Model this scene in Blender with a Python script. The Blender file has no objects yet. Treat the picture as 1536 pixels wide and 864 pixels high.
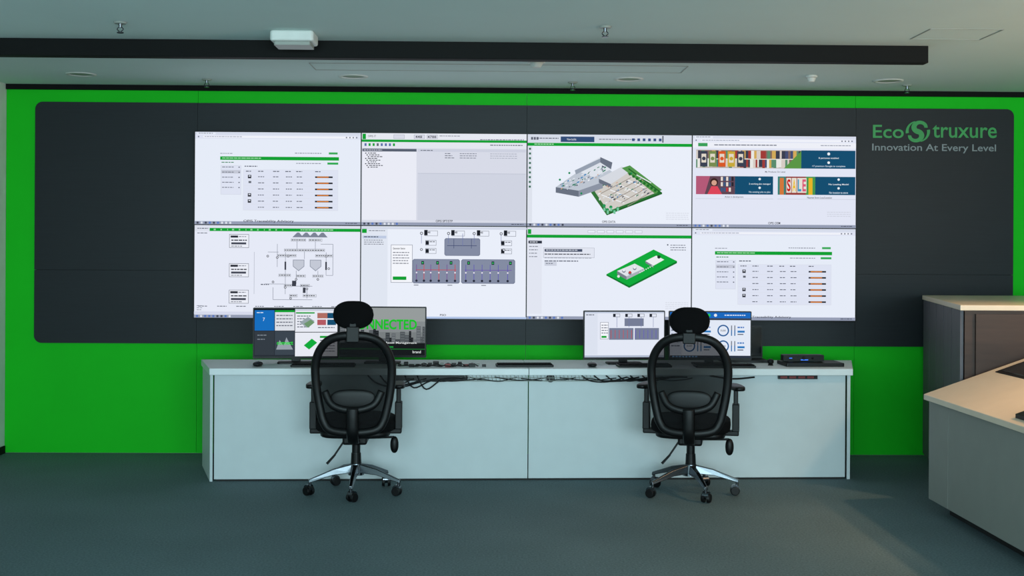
import bpy, math, random
from mathutils import Matrix, Vector
random.seed(7)
scn = bpy.context.scene
scn.view_settings.view_transform = 'Standard'
scn.view_settings.look = 'None'

# ------------------------------------------------------------------ helpers
def lin(c):
    out = []
    for v in c[:3]:
        v = v / 255.0
        out.append(v / 12.92 if v <= 0.04045 else ((v + 0.055) / 1.055) ** 2.4)
    return (out[0], out[1], out[2], 1.0)

def mat(name, rgb, rough=0.5, metal=0.0, var=0.06, scale=8.0, bump=0.0, bscale=200.0, stretch=None, spec=0.5):
    m = bpy.data.materials.new(name); m.use_nodes = True
    nt = m.node_tree; b = nt.nodes['Principled BSDF']
    b.inputs['Roughness'].default_value = rough
    b.inputs['Metallic'].default_value = metal
    b.inputs['Specular IOR Level'].default_value = spec
    tc = nt.nodes.new('ShaderNodeTexCoord')
    mp = nt.nodes.new('ShaderNodeMapping')
    if stretch: mp.inputs['Scale'].default_value = stretch
    nt.links.new(tc.outputs['Object'], mp.inputs['Vector'])
    n = nt.nodes.new('ShaderNodeTexNoise'); n.inputs['Scale'].default_value = scale
    n.inputs['Detail'].default_value = 4
    nt.links.new(mp.outputs['Vector'], n.inputs['Vector'])
    r = nt.nodes.new('ShaderNodeValToRGB')
    c = lin(rgb)
    r.color_ramp.elements[0].position = 0.3; r.color_ramp.elements[1].position = 0.7
    r.color_ramp.elements[0].color = tuple(v * (1 - var) for v in c[:3]) + (1,)
    r.color_ramp.elements[1].color = tuple(min(1, v * (1 + var)) for v in c[:3]) + (1,)
    nt.links.new(n.outputs['Fac'], r.inputs['Fac'])
    nt.links.new(r.outputs['Color'], b.inputs['Base Color'])
    if bump:
        n2 = nt.nodes.new('ShaderNodeTexNoise'); n2.inputs['Scale'].default_value = bscale
        nt.links.new(mp.outputs['Vector'], n2.inputs['Vector'])
        bp = nt.nodes.new('ShaderNodeBump'); bp.inputs['Strength'].default_value = bump
        bp.inputs['Distance'].default_value = 0.004
        nt.links.new(n2.outputs['Fac'], bp.inputs['Height'])
        nt.links.new(bp.outputs['Normal'], b.inputs['Normal'])
    return m

_em = {}
def emat(rgb, k=1.0, sample=False):
    key = (tuple(rgb), k, sample)
    if key in _em: return _em[key]
    m = bpy.data.materials.new('display_%d_%d_%d' % tuple(rgb)); m.use_nodes = True
    nt = m.node_tree; nt.nodes.clear()
    o = nt.nodes.new('ShaderNodeOutputMaterial'); e = nt.nodes.new('ShaderNodeEmission')
    e.inputs['Color'].default_value = lin(rgb); e.inputs['Strength'].default_value = k
    nt.links.new(e.outputs[0], o.inputs[0])
    if not sample:
        try: m.cycles.emission_sampling = 'NONE'
        except Exception: pass
    _em[key] = m
    return m

def empty(name, loc=(0, 0, 0), rz=0.0):
    e = bpy.data.objects.new(name, None)
    e.location = loc; e.rotation_euler = (0, 0, rz); e.empty_display_size = 0.1
    scn.collection.objects.link(e)
    return e

def obj(name, geos, m, parent=None, smooth=False, bevel=0.0, loc=None, rot=None):
    V = []; F = []
    if isinstance(geos, tuple): geos = [geos]
    for (v, f) in geos:
        o = len(V); V += [tuple(p) for p in v]; F += [tuple(i + o for i in q) for q in f]
    me = bpy.data.meshes.new(name); me.from_pydata(V, [], F); me.update()
    import bmesh
    bm = bmesh.new(); bm.from_mesh(me); bmesh.ops.recalc_face_normals(bm, faces=bm.faces); bm.to_mesh(me); bm.free()
    if smooth:
        for p in me.polygons: p.use_smooth = True
    me.materials.append(m)
    ob = bpy.data.objects.new(name, me); scn.collection.objects.link(ob)
    if parent: ob.parent = parent
    if loc: ob.location = loc
    if rot: ob.rotation_euler = rot
    if bevel:
        b = ob.modifiers.new('bevel', 'BEVEL'); b.width = bevel; b.segments = 3; b.limit_method = 'ANGLE'
    return ob

def box(x0, x1, y0, y1, z0, z1):
    v = [(x0,y0,z0),(x1,y0,z0),(x1,y1,z0),(x0,y1,z0),(x0,y0,z1),(x1,y0,z1),(x1,y1,z1),(x0,y1,z1)]
    return v, [(0,3,2,1),(4,5,6,7),(0,1,5,4),(1,2,6,5),(2,3,7,6),(3,0,4,7)]

def prism_z(pts, z0, z1):
    n = len(pts)
    v = [(x,y,z0) for x,y in pts] + [(x,y,z1) for x,y in pts]
    return v, [tuple(range(n))[::-1], tuple(range(n, 2*n))] + [(i,(i+1)%n,(i+1)%n+n,i+n) for i in range(n)]

def prism_y(pts, y0, y1):
    n = len(pts)
    v = [(x,y0,z) for x,z in pts] + [(x,y1,z) for x,z in pts]
    return v, [tuple(range(n))[::-1], tuple(range(n, 2*n))] + [(i,(i+1)%n,(i+1)%n+n,i+n) for i in range(n)]

def rrect(x0, x1, z0, z1, r):   # r: (bl, br, tr, tl)
    P = []
    for (cx, cz, a0, rad) in ((x0,z0,180,r[0]),(x1,z0,270,r[1]),(x1,z1,0,r[2]),(x0,z1,90,r[3])):
        if rad <= 0: P.append((cx, cz)); continue
        sx = 1 if cx == x0 else -1; sz = 1 if cz == z0 else -1
        for k in range(9):
            a = math.radians(a0 + 90*k/8)
            P.append((cx + sx*rad + rad*math.cos(a), cz + sz*rad + rad*math.sin(a)))
    return P

def cone(p0, p1, r0, r1=None, n=20, sq=1.0):
    if r1 is None: r1 = r0
    p0 = Vector(p0); p1 = Vector(p1); d = (p1-p0).normalized()
    up = Vector((0,0,1)) if abs(d.z) < 0.95 else Vector((0,1,0))
    a = d.cross(up).normalized(); b = a.cross(d).normalized()
    v = []
    for (p, r) in ((p0,r0),(p1,r1)):
        for i in range(n):
            t = 2*math.pi*i/n
            v.append(p + a*(r*math.cos(t)) + b*(r*sq*math.sin(t)))
    return v, [tuple(range(n)), tuple(range(n,2*n))] + [(i,(i+1)%n,(i+1)%n+n,i+n) for i in range(n)]

def sell(c, rad, e1=0.5, e2=0.5, nu=32, nv=16):
    def sp(x, e): return math.copysign(abs(x)**e, x)
    v = []; f = []
    for j in range(nv+1):
        ph = -math.pi/2 + math.pi*j/nv
        for i in range(nu):
            th = 2*math.pi*i/nu
            v.append((c[0]+rad[0]*sp(math.cos(ph),e1)*sp(math.cos(th),e2),
                      c[1]+rad[1]*sp(math.cos(ph),e1)*sp(math.sin(th),e2),
                      c[2]+rad[2]*sp(math.sin(ph),e1)))
    for j in range(nv):
        for i in range(nu):
            f.append((j*nu+i, j*nu+(i+1)%nu, (j+1)*nu+(i+1)%nu, (j+1)*nu+i))
    return v, f

def catmull(P, n=6, closed=False):
    out = []; N = len(P)
    rng = range(N) if closed else range(N-1)
    for i in rng:
        g = (lambda k: Vector(P[k % N])) if closed else (lambda k: Vector(P[max(0,min(N-1,k))]))
        a,b,c,d = g(i-1),g(i),g(i+1),g(i+2)
        for k in range(n):
            t = k/n
            out.append(0.5*((2*b)+(c-a)*t+(2*a-5*b+4*c-d)*t*t+(3*b-a-3*c+d)*t**3))
    if not closed: out.append(Vector(P[-1]))
    return out

def tube(P, r, n=8, closed=False, interp=6, rb=None, ref=None):
    pts = catmull(P, interp, closed) if interp else [Vector(p) for p in P]
    N = len(pts); v = []; f = []
    rb = rb or r
    for i,p in enumerate(pts):
        if closed: t = (pts[(i+1)%N]-pts[i-1]).normalized()
        else: t = (pts[min(N-1,i+1)]-pts[max(0,i-1)]).normalized()
        up = Vector(ref) if ref else (Vector((0,0,1)) if abs(t.z) < 0.9 else Vector((0,1,0)))
        a = t.cross(up).normalized(); b = a.cross(t).normalized()
        for k in range(n):
            q = 2*math.pi*k/n
            v.append(p + a*r*math.cos(q) + b*rb*math.sin(q))
    for i in range(N if closed else N-1):
        j = (i+1) % N
        for k in range(n):
            f.append((i*n+k, i*n+(k+1)%n, j*n+(k+1)%n, j*n+k))
    if not closed: f += [tuple(range(n)), tuple(range((N-1)*n, N*n))]
    return v, f

def text_geo(s, x0, x1, z0, z1, y, bold=0.0):
    cu = bpy.data.curves.new('t', 'FONT'); cu.body = s; cu.offset = bold; cu.resolution_u = 4
    ob = bpy.data.objects.new('t', cu); scn.collection.objects.link(ob)
    bpy.context.view_layer.update()
    me = bpy.data.meshes.new_from_object(ob.evaluated_get(bpy.context.evaluated_depsgraph_get()))
    V = [v.co.copy() for v in me.vertices]; F = [tuple(p.vertices) for p in me.polygons]
    bpy.data.objects.remove(ob); bpy.data.curves.remove(cu); bpy.data.meshes.remove(me)
    ax = min(v.x for v in V); bx = max(v.x for v in V); ay = min(v.y for v in V); by = max(v.y for v in V)
    return [(x0+(v.x-ax)/(bx-ax)*(x1-x0), y, z0+(v.y-ay)/(by-ay)*(z1-z0)) for v in V], F

class Art:
    """flat display contents, laid out in the display's own units (u right, v down)"""
    def __init__(s, u0, v0, u1, v1, X0, Z1, X1, Z0, y):
        s.m = lambda u, v: (X0+(u-u0)/(u1-u0)*(X1-X0), Z1-(v-v0)/(v1-v0)*(Z1-Z0))
        s.y = y; s.k = 0; s.V = []; s.F = []; s.M = []; s.mats = []
        s.b = (u0,v0,u1,v1)
    def _mi(s, c, sample=False):
        mm = emat(c, 1.0, sample)
        if mm not in s.mats: s.mats.append(mm)
        return s.mats.index(mm)
    def poly(s, pts, c, sample=False):
        o = len(s.V); s.k += 1; yy = s.y - s.k*2.5e-5
        for (u,v) in pts:
            x,z = s.m(u,v); s.V.append((x,yy,z))
        s.F.append(tuple(range(o,o+len(pts)))); s.M.append(s._mi(c,sample))
    def rect(s, u0, v0, u1, v1, c, sample=False):
        s.poly([(u0,v1),(u1,v1),(u1,v0),(u0,v0)], c, sample)
    def frame(s, u0, v0, u1, v1, c, w=0.5, fill=None):
        s.rect(u0,v0,u1,v1,c)
        s.rect(u0+w,v0+w,u1-w,v1-w, fill or s.bg)
    def line(s, u0, v0, u1, v1, c, w=0.6):
        d = math.hypot(u1-u0, v1-v0) or 1; nx = -(v1-v0)/d*w/2; ny = (u1-u0)/d*w/2
        s.poly([(u0+nx,v0+ny),(u1+nx,v1+ny),(u1-nx,v1-ny),(u0-nx,v0-ny)], c)
    def disc(s, u, v, r, c, n=14):
        s.poly([(u+r*math.cos(2*math.pi*i/n), v+r*math.sin(2*math.pi*i/n)) for i in range(n)], c)
    def words(s, u0, v, u1, c, h=1.1, wl=4.0):
        u = u0
        while u < u1-0.8:
            w = min(random.uniform(0.5,1.2)*wl, u1-u)
            s.rect(u, v, u+w, v+h, c); u += w+0.9
    def text(s, t, u0, v0, u1, v1, c, bold=0.0):
        x0,z1 = s.m(u0,v0); x1,z0 = s.m(u1,v1); s.k += 1
        V,F = text_geo(t, x0, x1, z0, z1, s.y-s.k*2.5e-5, bold)
        o = len(s.V); s.V += V; mi = s._mi(c)
        for f in F: s.F.append(tuple(i+o for i in f)); s.M.append(mi)
    def background(s, c):
        s.bg = c; s.rect(*s.b, c, sample=True)
    def build(s, name, parent):
        me = bpy.data.meshes.new(name); me.from_pydata(s.V, [], s.F)
        for m in s.mats: me.materials.append(m)
        for p,i in zip(me.polygons, s.M): p.material_index = i
        ob = bpy.data.objects.new(name, me); scn.collection.objects.link(ob); ob.parent = parent
        return ob

# ------------------------------------------------------------------ materials
M_green = mat('green_laminate', (18,188,28), 0.6, var=0.03, scale=2, spec=0.15)
M_dark = mat('charcoal_laminate', (27,32,37), 0.5, var=0.10, scale=3, stretch=(1,1,30), spec=0.3)
M_seam = mat('seam_black', (8,9,9), 0.8, spec=0.2)
M_wall = mat('white_paint', (214,218,214), 0.8, bump=0.1)
M_ceil = mat('ceiling_paint', (206,226,224), 0.85, var=0.02, scale=1.5)
M_black = mat('black_plastic', (8,8,10), 0.45, spec=0.3)
M_blackf = mat('black_fabric', (7,7,9), 0.9, bump=0.4, bscale=400, spec=0.15)
M_beam = mat('black_beam_paint', (7,9,9), 0.7, spec=0.2)
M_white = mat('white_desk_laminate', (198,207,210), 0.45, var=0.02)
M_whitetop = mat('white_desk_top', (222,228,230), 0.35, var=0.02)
M_chrome = mat('chrome', (104,108,114), 0.25, 1.0, var=0.03)
M_plastic = mat('white_plastic', (215,220,216), 0.5)
M_fix = mat('fixture_grey', (150,156,150), 0.4)
M_cream = mat('cream_counter_top', (222,204,182), 0.4, var=0.03)
M_cab = mat('grey_slat_panel', (80,78,86), 0.6, stretch=(1,1,0.1), scale=40, var=0.12)
M_brown = mat('brown_wood', (56,39,33), 0.5, stretch=(1,1,8), scale=5, var=0.2)
M_console = mat('console_side_paint', (136,138,132), 0.55, var=0.03)
M_kick = mat('black_plinth', (16,16,16), 0.7)
M_glass = mat('dark_glass', (14,16,18), 0.1)
M_logo_g = mat('logo_green', (50,150,78), 0.5)
M_logo_w = mat('logo_grey', (130,138,142), 0.5)
M_red = mat('red_plastic', (120,24,22), 0.5)
M_bluel = emat((60,120,255), 2.0)
M_warm = emat((255,190,120), 3.0)

def floor_mat():
    m = bpy.data.materials.new('teal_grey_carpet'); m.use_nodes = True
    nt = m.node_tree; b = nt.nodes['Principled BSDF']; b.inputs['Roughness'].default_value = 0.75
    b.inputs['Specular IOR Level'].default_value = 0.3
    tc = nt.nodes.new('ShaderNodeTexCoord')
    n = nt.nodes.new('ShaderNodeTexNoise'); n.inputs['Scale'].default_value = 90; n.inputs['Detail'].default_value = 6
    n2 = nt.nodes.new('ShaderNodeTexNoise'); n2.inputs['Scale'].default_value = 1.3
    nt.links.new(tc.outputs['Object'], n.inputs['Vector']); nt.links.new(tc.outputs['Object'], n2.inputs['Vector'])
    ad = nt.nodes.new('ShaderNodeMath'); ad.operation = 'MULTIPLY_ADD'; ad.inputs[1].default_value = 0.75
    mu = nt.nodes.new('ShaderNodeMath'); mu.operation = 'MULTIPLY'; mu.inputs[1].default_value = 0.25
    nt.links.new(n2.outputs['Fac'], mu.inputs[0]); nt.links.new(n.outputs['Fac'], ad.inputs[0]); nt.links.new(mu.outputs[0], ad.inputs[2])
    r = nt.nodes.new('ShaderNodeValToRGB')
    r.color_ramp.elements[0].position = 0.3; r.color_ramp.elements[0].color = lin((68,86,90))
    r.color_ramp.elements[1].position = 0.7; r.color_ramp.elements[1].color = lin((106,126,131))
    nt.links.new(ad.outputs[0], r.inputs['Fac']); nt.links.new(r.outputs['Color'], b.inputs['Base Color'])
    bp = nt.nodes.new('ShaderNodeBump'); bp.inputs['Strength'].default_value = 0.4; bp.inputs['Distance'].default_value = 0.004
    nt.links.new(n.outputs['Fac'], bp.inputs['Height']); nt.links.new(bp.outputs['Normal'], b.inputs['Normal'])
    return m
M_floor = floor_mat()

def mesh_mat():
    m = bpy.data.materials.new('black_chair_mesh'); m.use_nodes = True
    nt = m.node_tree; b = nt.nodes['Principled BSDF']
    b.inputs['Base Color'].default_value = lin((10,10,12)); b.inputs['Roughness'].default_value = 0.8
    b.inputs['Specular IOR Level'].default_value = 0.2
    t = nt.nodes.new('ShaderNodeBsdfTransparent'); mx = nt.nodes.new('ShaderNodeMixShader'); mx.inputs[0].default_value = 0.88
    nt.links.new(t.outputs[0], mx.inputs[1]); nt.links.new(b.outputs[0], mx.inputs[2])
    nt.links.new(mx.outputs[0], nt.nodes['Material Output'].inputs[0])
    return m
M_mesh = mesh_mat()

# ------------------------------------------------------------------ room shell
CZ = 2.715; XL = -3.728; XR = 6.0; YF = -12.2
obj('floor', box(XL-0.15, XR+0.15, YF-0.15, 0.15, -0.1, 0), M_floor)
obj('ceiling', box(XL-0.15, XR+0.15, YF-0.15, 0.15, CZ, CZ+0.1), M_ceil)
obj('wall_back', box(XL-0.15, XR+0.15, 0.0, 0.15, 0, CZ), M_wall)
obj('wall_left', box(XL-0.15, XL, YF, 0.0, 0, CZ), M_wall)
obj('baseboard_left', box(XL, XL+0.012, YF, -0.03, 0, 0.055), M_seam)
# right wall and wall behind the camera; window openings added to let light in
obj('wall_right', [box(XR, XR+0.15, YF, -7.2, 0, CZ), box(XR, XR+0.15, -2.6, 0.0, 0, CZ),
                   box(XR, XR+0.15, -7.2, -2.6, 0, 0.8), box(XR, XR+0.15, -7.2, -2.6, 2.45, CZ)], M_wall)
obj('wall_front', [box(XL-0.15, -3.0, YF-0.15, YF, 0, CZ), box(5.0, XR+0.15, YF-0.15, YF, 0, CZ),
                   box(-3.0, 5.0, YF-0.15, YF, 0, 0.7), box(-3.0, 5.0, YF-0.15, YF, 2.5, CZ)], M_wall)
g = [box(-3.0,5.0,YF-0.1,YF-0.04,0.7,0.76), box(-3.0,5.0,YF-0.1,YF-0.04,2.44,2.5)]
for i in range(6):
    x = -3.0 + i*7.94/5; g.append(box(x, x+0.06, YF-0.1, YF-0.04, 0.76, 2.44))
obj('added_window_1', g, M_black)  # frame of the unseen window added behind the camera
g = [box(XR+0.04,XR+0.1,-7.2,-2.6,0.8,0.86), box(XR+0.04,XR+0.1,-7.2,-2.6,2.39,2.45)]
for i in range(4):
    y = -7.2 + i*4.54/3; g.append(box(XR+0.04, XR+0.1, y, y+0.06, 0.86, 2.39))
obj('added_window_2', g, M_black)  # frame of the unseen window added in the right wall

# feature wall: green tiles, with narrow seams
cols = [XL+0.002, -2.322, 0.104, 2.552, XR-0.002]
GT = 2.675
obj('green_wall_panel', [box(cols[i]+0.001, cols[i+1]-0.001, -0.02, -0.0005, 0.004, GT) for i in range(4)], M_green)
obj('trim_1', box(XL+0.002, XR-0.002, -0.035, -0.0005, GT+0.001, CZ-0.001), M_seam)
dx = [-3.510, -2.322, 0.104, 2.552, 3.735]; dz = [0.812, 1.35, 2.585]; R = 0.055
g = []
for i in range(4):
    for j in range(2):
        r = [0,0,0,0]
        if i == 0 and j == 0: r[0] = R
        if i == 3 and j == 0: r[1] = R
        if i == 3 and j == 1: r[2] = R
        if i == 0 and j == 1: r[3] = R
        g.append(prism_y(rrect(dx[i]+(0.001 if i else 0), dx[i+1]-(0.001 if i<3 else 0), dz[j]+(0.001 if j else 0), dz[j+1]-(0.001 if not j else 0), r), -0.036, -0.0225))
obj('charcoal_wall_panel', g, M_dark)
obj('trim_3', prism_y(rrect(dx[0]+0.01,dx[4]-0.01,dz[0]+0.01,dz[2]-0.01,(R,)*4),-0.0222,-0.0204), M_seam)

# ------------------------------------------------------------------ wall sign
sg = empty('wall_sign', (3.15, -0.037, 2.35))
ox, oz = 3.15, 2.35
def W(px, py):
    s = 202*(1+0.0074*(768-px)/768)
    return ((px-768)/s-ox, 1.5-((py-0.0057*(px-768))-378)/s-oz)
def wt(t, a, b, c, d, m, name, bold):
    x0,z1 = W(a,b); x1,z0 = W(c,d)
    obj(name, text_geo(t, x0, x1, z0, z1, -0.003, bold), m, sg)
wt('Eco', 1306, 188, 1352, 208, M_logo_g, 'lettering_1', 0.010)
wt('truxure', 1395, 188, 1491, 208, M_logo_g, 'lettering_2', 0.010)
wt('Innovation At Every Level', 1305, 216, 1490, 231, M_logo_w, 'lettering_3', 0.010)
cx, cz = W(1373, 198)
def ring(cx, cz, r, a0, a1, w0, w1, y, n=28, sx=1.25):
    v = []; f = []
    for i in range(n+1):
        a = math.radians(a0+(a1-a0)*i/n); t = i/n; w = w0+(w1-w0)*t
        v += [(cx+sx*(r-w/2)*math.cos(a), y, cz+(r-w/2)*math.sin(a)), (cx+sx*(r+w/2)*math.cos(a), y, cz+(r+w/2)*math.sin(a))]
    for i in range(n): f.append((2*i,2*i+1,2*i+3,2*i+2))
    return v, f
obj('swirl_emblem', [ring(cx+0.016, cz+0.032, 0.036, -5, 262, 0.020, 0.036, -0.003), ring(cx-0.016, cz-0.032, 0.036, 175, 442, 0.020, 0.036, -0.0035),
                     ring(cx, cz, 0.076, 105, 190, 0.006, 0.024, -0.004, sx=1.05), ring(cx, cz, 0.076, 285, 370, 0.006, 0.024, -0.0045, sx=1.05)], M_logo_g, sg)

# ------------------------------------------------------------------ video wall
VX0, VX1, VZ0, VZ1 = -2.330, 2.541, 1.003, 2.370
vw = empty('video_wall', (0, -0.037, 0))
obj('frame', box(VX0-0.006, VX1+0.006, -0.05, -0.0005, VZ0-0.006, VZ1+0.006), M_black, vw)
SW = (VX1-VX0)/4; SH = (VZ1-VZ0)/2
def screen_art(c, r, u0, v0):
    a = Art(u0, v0, u0+244, v0+136, VX0+c*SW+0.004, VZ1-r*SH-0.003, VX0+(c+1)*SW-0.004, VZ1-(r+1)*SH+0.004, -0.0505)
    return a
WH=(230,236,248); TX=(95,100,115); LG=(205,210,224); GR=(18,160,52); DK=(40,44,55)

def browser(a, u0, v0):
    a.rect(u0,v0,u0+244,v0+4,(214,220,235)); a.rect(u0+3,v0+1,u0+30,v0+4,WH)
    a.words(u0+5,v0+1.6,u0+26,(120,125,140),0.9); a.rect(u0+12,v0+5.5,u0+236,v0+8.5,(240,242,250))
    a.words(u0+14,v0+6.4,u0+70,(140,150,175),0.9); a.disc(u0+5,v0+7,1,TX)
    for k in range(4): a.rect(u0+222+k*5,v0+6,u0+224+k*5,v0+8,(120,125,140))
def taskbar(a,u0,v1):
    a.rect(u0,v1-4.5,u0+244,v1,(150,158,180))
    for k in range(9): a.rect(u0+3+k*6,v1-3.8,u0+6+k*6,v1-0.8,random.choice([(90,120,190),(70,75,90),(220,225,235)]))
    a.words(u0+222,v1-3,u0+240,(70,75,90),1)

def dash(a, gx, gy):   # dashboard table; gx,gy = left end of green bar
    a.words(gx+110,gy-6,gx+150,(110,115,130),1,3); a.rect(gx+160,gy-7,gx+173,gy-4,(60,170,90))
    a.words(gx,gy-5,gx+18,(140,145,160),1)
    a.rect(gx,gy,gx+175,gy+5,GR); a.words(gx+3,gy+1.8,gx+60,(190,235,200),1,6)
    a.words(gx+2,gy+8,gx+20,(60,130,90),1.2); a.rect(gx+158,gy+8,gx+174,gy+11,(40,170,80))
    a.words(gx+112,gy+9,gx+150,(120,125,140),1)
    a.frame(gx+1,gy+13,gx+31,gy+56,LG,0.5)
    a.rect(gx+2,gy+20,gx+30,gy+25,(196,200,214))
    for k in range(5): a.words(gx+3,gy+15+k*7.5,gx+20,(110,115,130),1.1); a.rect(gx+27,gy+15+k*7.5,gx+29,gy+16.5+k*7.5,TX)
    a.words(gx+36,gy+13.5,gx+55,TX,1.4); a.frame(gx+34,gy+19,gx+174,gy+79,(215,219,230),0.4)
    for c in (38,56,78,96,112,140): a.words(gx+c,gy+21,gx+c+9,(70,75,90),1.2)
    for k in range(6):
        v = gy+29+k*9
        a.line(gx+35,v+5,gx+173,v+5,(218,222,232),0.4)
        if k in (0,3,4): a.rect(gx+41,v-2,gx+46,v+3,(50,52,60)); a.rect(gx+42.3,v-1,gx+44.7,v+0.5,WH)
        elif k==1: a.rect(gx+42,v-2,gx+46,v+1,(100,105,115))
        for c in (56,78,97,113): a.words(gx+c,v,gx+c+9,(85,90,105),1.1)
        a.rect(gx+140,v-0.5,gx+166,v+1.8,(35,38,45)); a.rect(gx+143,v,gx+160,v+1.3,(235,130,40))

# 1
u0,v0=296,199; a=screen_art(0,0,u0,v0); a.background((222,227,243)); a.rect(u0,v0+10,u0+244,v0+131,WH)
browser(a,u0,v0); dash(a,333,235); taskbar(a,u0,v0+136)
a.text('OPIS Traceability Advisory',368,328,442,332.5,DK,0.01); a.build('screen_art_1',vw)
# 8
u0,v0=1034,344; a=screen_art(3,1,u0,v0); a.background((222,227,243)); a.rect(u0,v0+10,u0+244,v0+131,WH)
browser(a,u0,v0); dash(a,1068,378); taskbar(a,u0,v0+136)
a.text('OPIS Traceability Advisory',1108,473.5,1182,477.5,DK,0.01); a.build('screen_art_8',vw)
# 2
u0,v0=545,203; a=screen_art(1,0,u0,v0); a.background((216,219,232))
a.rect(545,203,789,212,(230,233,242)); a.rect(546,204,551,212,GR); a.text('OPIS IT',554,206,566,209,DK)
for x in (592,622,641): a.frame(x,205,x+16,211,(150,155,170),0.4)
a.text('448',624,206.3,634,209.8,DK,0.01); a.text('4788',642,206.3,655,209.8,DK,0.01); a.words(660,206,690,(120,125,140),1)
a.rect(545,212.5,789,216,GR); a.rect(545,216,789,225,(228,231,240))
for k in range(8): a.rect(549+k*6,218,552+k*6,222,random.choice([TX,GR,(90,110,170)]))
a.words(720,211,785,(120,125,140),1.2); a.words(735,219,783,TX,1.3)
a.rect(546,227,626,331,(234,236,246)); a.rect(546,226,626,230,(88,96,112)); a.words(548,227.5,575,(220,225,235),1)
for k in range(9): a.rect(550+(k%3)*2,232+k*2.6,552+(k%3)*2,233.4+k*2.6,DK); a.words(554+(k%3)*2,232+k*2.6,566+(k*5%12),DK,1.1)
a.rect(628,226,788,230,(205,209,224)); a.words(632,227.5,650,TX,1.1)
for k in range(3): a.words(668,230+k*3.2+2,676+k*3,TX,1); a.words(690,232+k*3.2,715,(120,125,140),1); a.words(735,232+k*3.2,775,(170,175,190),1)
a.rect(628,262,788,331,(208,212,226)); a.line(628,262,788,262,(180,186,202),0.6)
taskbar(a,u0,v0+136); a.text('OPIS SPT/STP',655,330.5,680,334,DK,0.01); a.build('screen_art_2',vw)
# 3
u0,v0=790,205; a=screen_art(2,0,u0,v0); a.background((234,239,250)); a.rect(790,205,1034,217,(214,220,233))
for k in range(3): a.rect(795+k*4,209,798+k*4,213,TX)
a.words(804,210,836,TX,1.3); a.rect(839,208,889,216,(52,78,120)); a.text('View builds',848,210.5,862,213.5,(230,235,245))
a.words(896,211,950,(120,125,140),1.3)
for k in range(6): a.rect(945+k*8,210,949+k*8,214,(60,80,130))
a.rect(990,206,992,216,TX)
a.rect(790,217.5,1034,222,GR); a.words(800,219,830,(200,240,210),1)
a.rect(790,222,797,335,(222,227,238))
for k in range(9): a.rect(792,225+k*7,795,228+k*7,(60,110,90))
# isometric building
GRN=(44,140,60); WL=(222,227,236); SHD=(106,114,130); ROOF=(190,198,210)
a.poly([(908,324),(990,292),(966,270),(932,257),(884,290)],(52,116,58)); a.poly([(910,318),(982,290),(962,272),(934,260),(890,289)],(208,204,198))
a.poly([(832,283),(832,291),(866,297),(866,288)],SHD); a.poly([(832,283),(862,262),(898,246),(916,260),(900,276),(866,288)],ROOF)
a.poly([(866,288),(866,297),(902,284),(902,275)],(140,148,164))
a.poly([(862,258),(886,244),(898,238),(916,246),(914,256),(888,268)],WL); a.poly([(898,238),(898,246),(914,256),(916,246)],SHD)
a.poly([(860,258),(862,264),(890,250),(898,246),(898,240)],(150,160,176))
a.poly([(896,270),(930,252),(944,258),(914,278)],(214,218,226)); a.poly([(896,270),(914,278),(914,284),(896,276)],SHD)
a.poly([(930,254),(942,250),(990,286),(980,292)],(84,150,76))
a.line(908,323,990,291,(30,100,40),2.4); a.line(990,291,940,255,(30,100,40),1.8)
for k in range(5): a.line(900+k*13,294-k*7.5,934+k*10,306-k*7.5,(236,238,242),1.4)
for k in range(5): a.line(899+k*10,292+k*4.6,944+k*8,268+k*5,(150,140,132),1.0)
for k in range(150):
    t = random.random(); s_ = random.random()
    if k % 2: x = 838+66*t; y = 284-28*t+(s_-0.5)*14
    else: x = 898+70*t-6*s_; y = 308-16*t-(30-12*abs(t-0.5))*s_
    c = random.choice([WL,WL,SHD,(60,70,90),(60,130,110),(36,120,90),(80,140,190),(205,160,130),(240,242,246),(150,158,172)])
    w = random.uniform(1.2,3.6); h = random.uniform(0.9,2.2)
    a.poly([(x,y),(x+w,y-w*0.45),(x+w,y-w*0.45+h),(x,y+h)],c)
for k in range(5): a.disc(904+k*5,310+(k%2)*5+k,2.4,(40,150,90)); a.rect(903+k*5,313+(k%2)*4,906+k*5,318+(k%2)*4,(120,200,160))
for (x,y) in ((838,272),(852,262),(944,262),(870,292)): a.disc(x,y,1.6,(30,140,90))
for k in range(9): a.disc(942+k*5.4,263+k*3.4,2.1,(34,110,46))
for k in range(4): a.words(996,322+k*3-2,1030,(215,219,230),1)
taskbar(a,u0,v0+136); a.text('OPIS DATA',901,332,921,335.5,DK,0.01); a.build('screen_art_3',vw)
# 4
u0,v0=1034,206; a=screen_art(3,0,u0,v0); a.background((226,230,245)); browser(a,u0,v0)
a.rect(1034,216,1278,224,(238,240,248)); a.words(1066,219,1160,(110,115,130),1.4,7); a.rect(1042,217,1056,222,(60,160,90)); a.words(1225,219,1270,(150,155,170),1.2)
TB=(22,78,112)
a.rect(1039,227,1196,254,(188,176,168))
for r_ in range(2):
    x = 1039
    while x < 1194:
        w = random.uniform(2,6)
        a.rect(x,228+r_*13,min(x+w,1196),239+r_*13+random.uniform(0,2),random.choice([(160,60,56),(214,204,196),(70,80,116),(210,170,90),(90,140,110),(232,232,228),(130,104,96),(60,64,80)])); x += w
a.line(1039,240.5,1196,240.5,(230,226,220),1.2)
for x,c in ((1045,(60,66,84)),(1058,(120,140,80)),(1072,(216,90,40)),(1086,(200,170,60)),(1100,(60,66,84))): a.rect(x,229,x+11,252,c); a.rect(x+2,233,x+9,246,(225,215,200)); a.disc(x+5.5,240,2.8,c)
a.poly([(1170,254),(1196,228),(1196,254)],(90,150,70))
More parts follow.
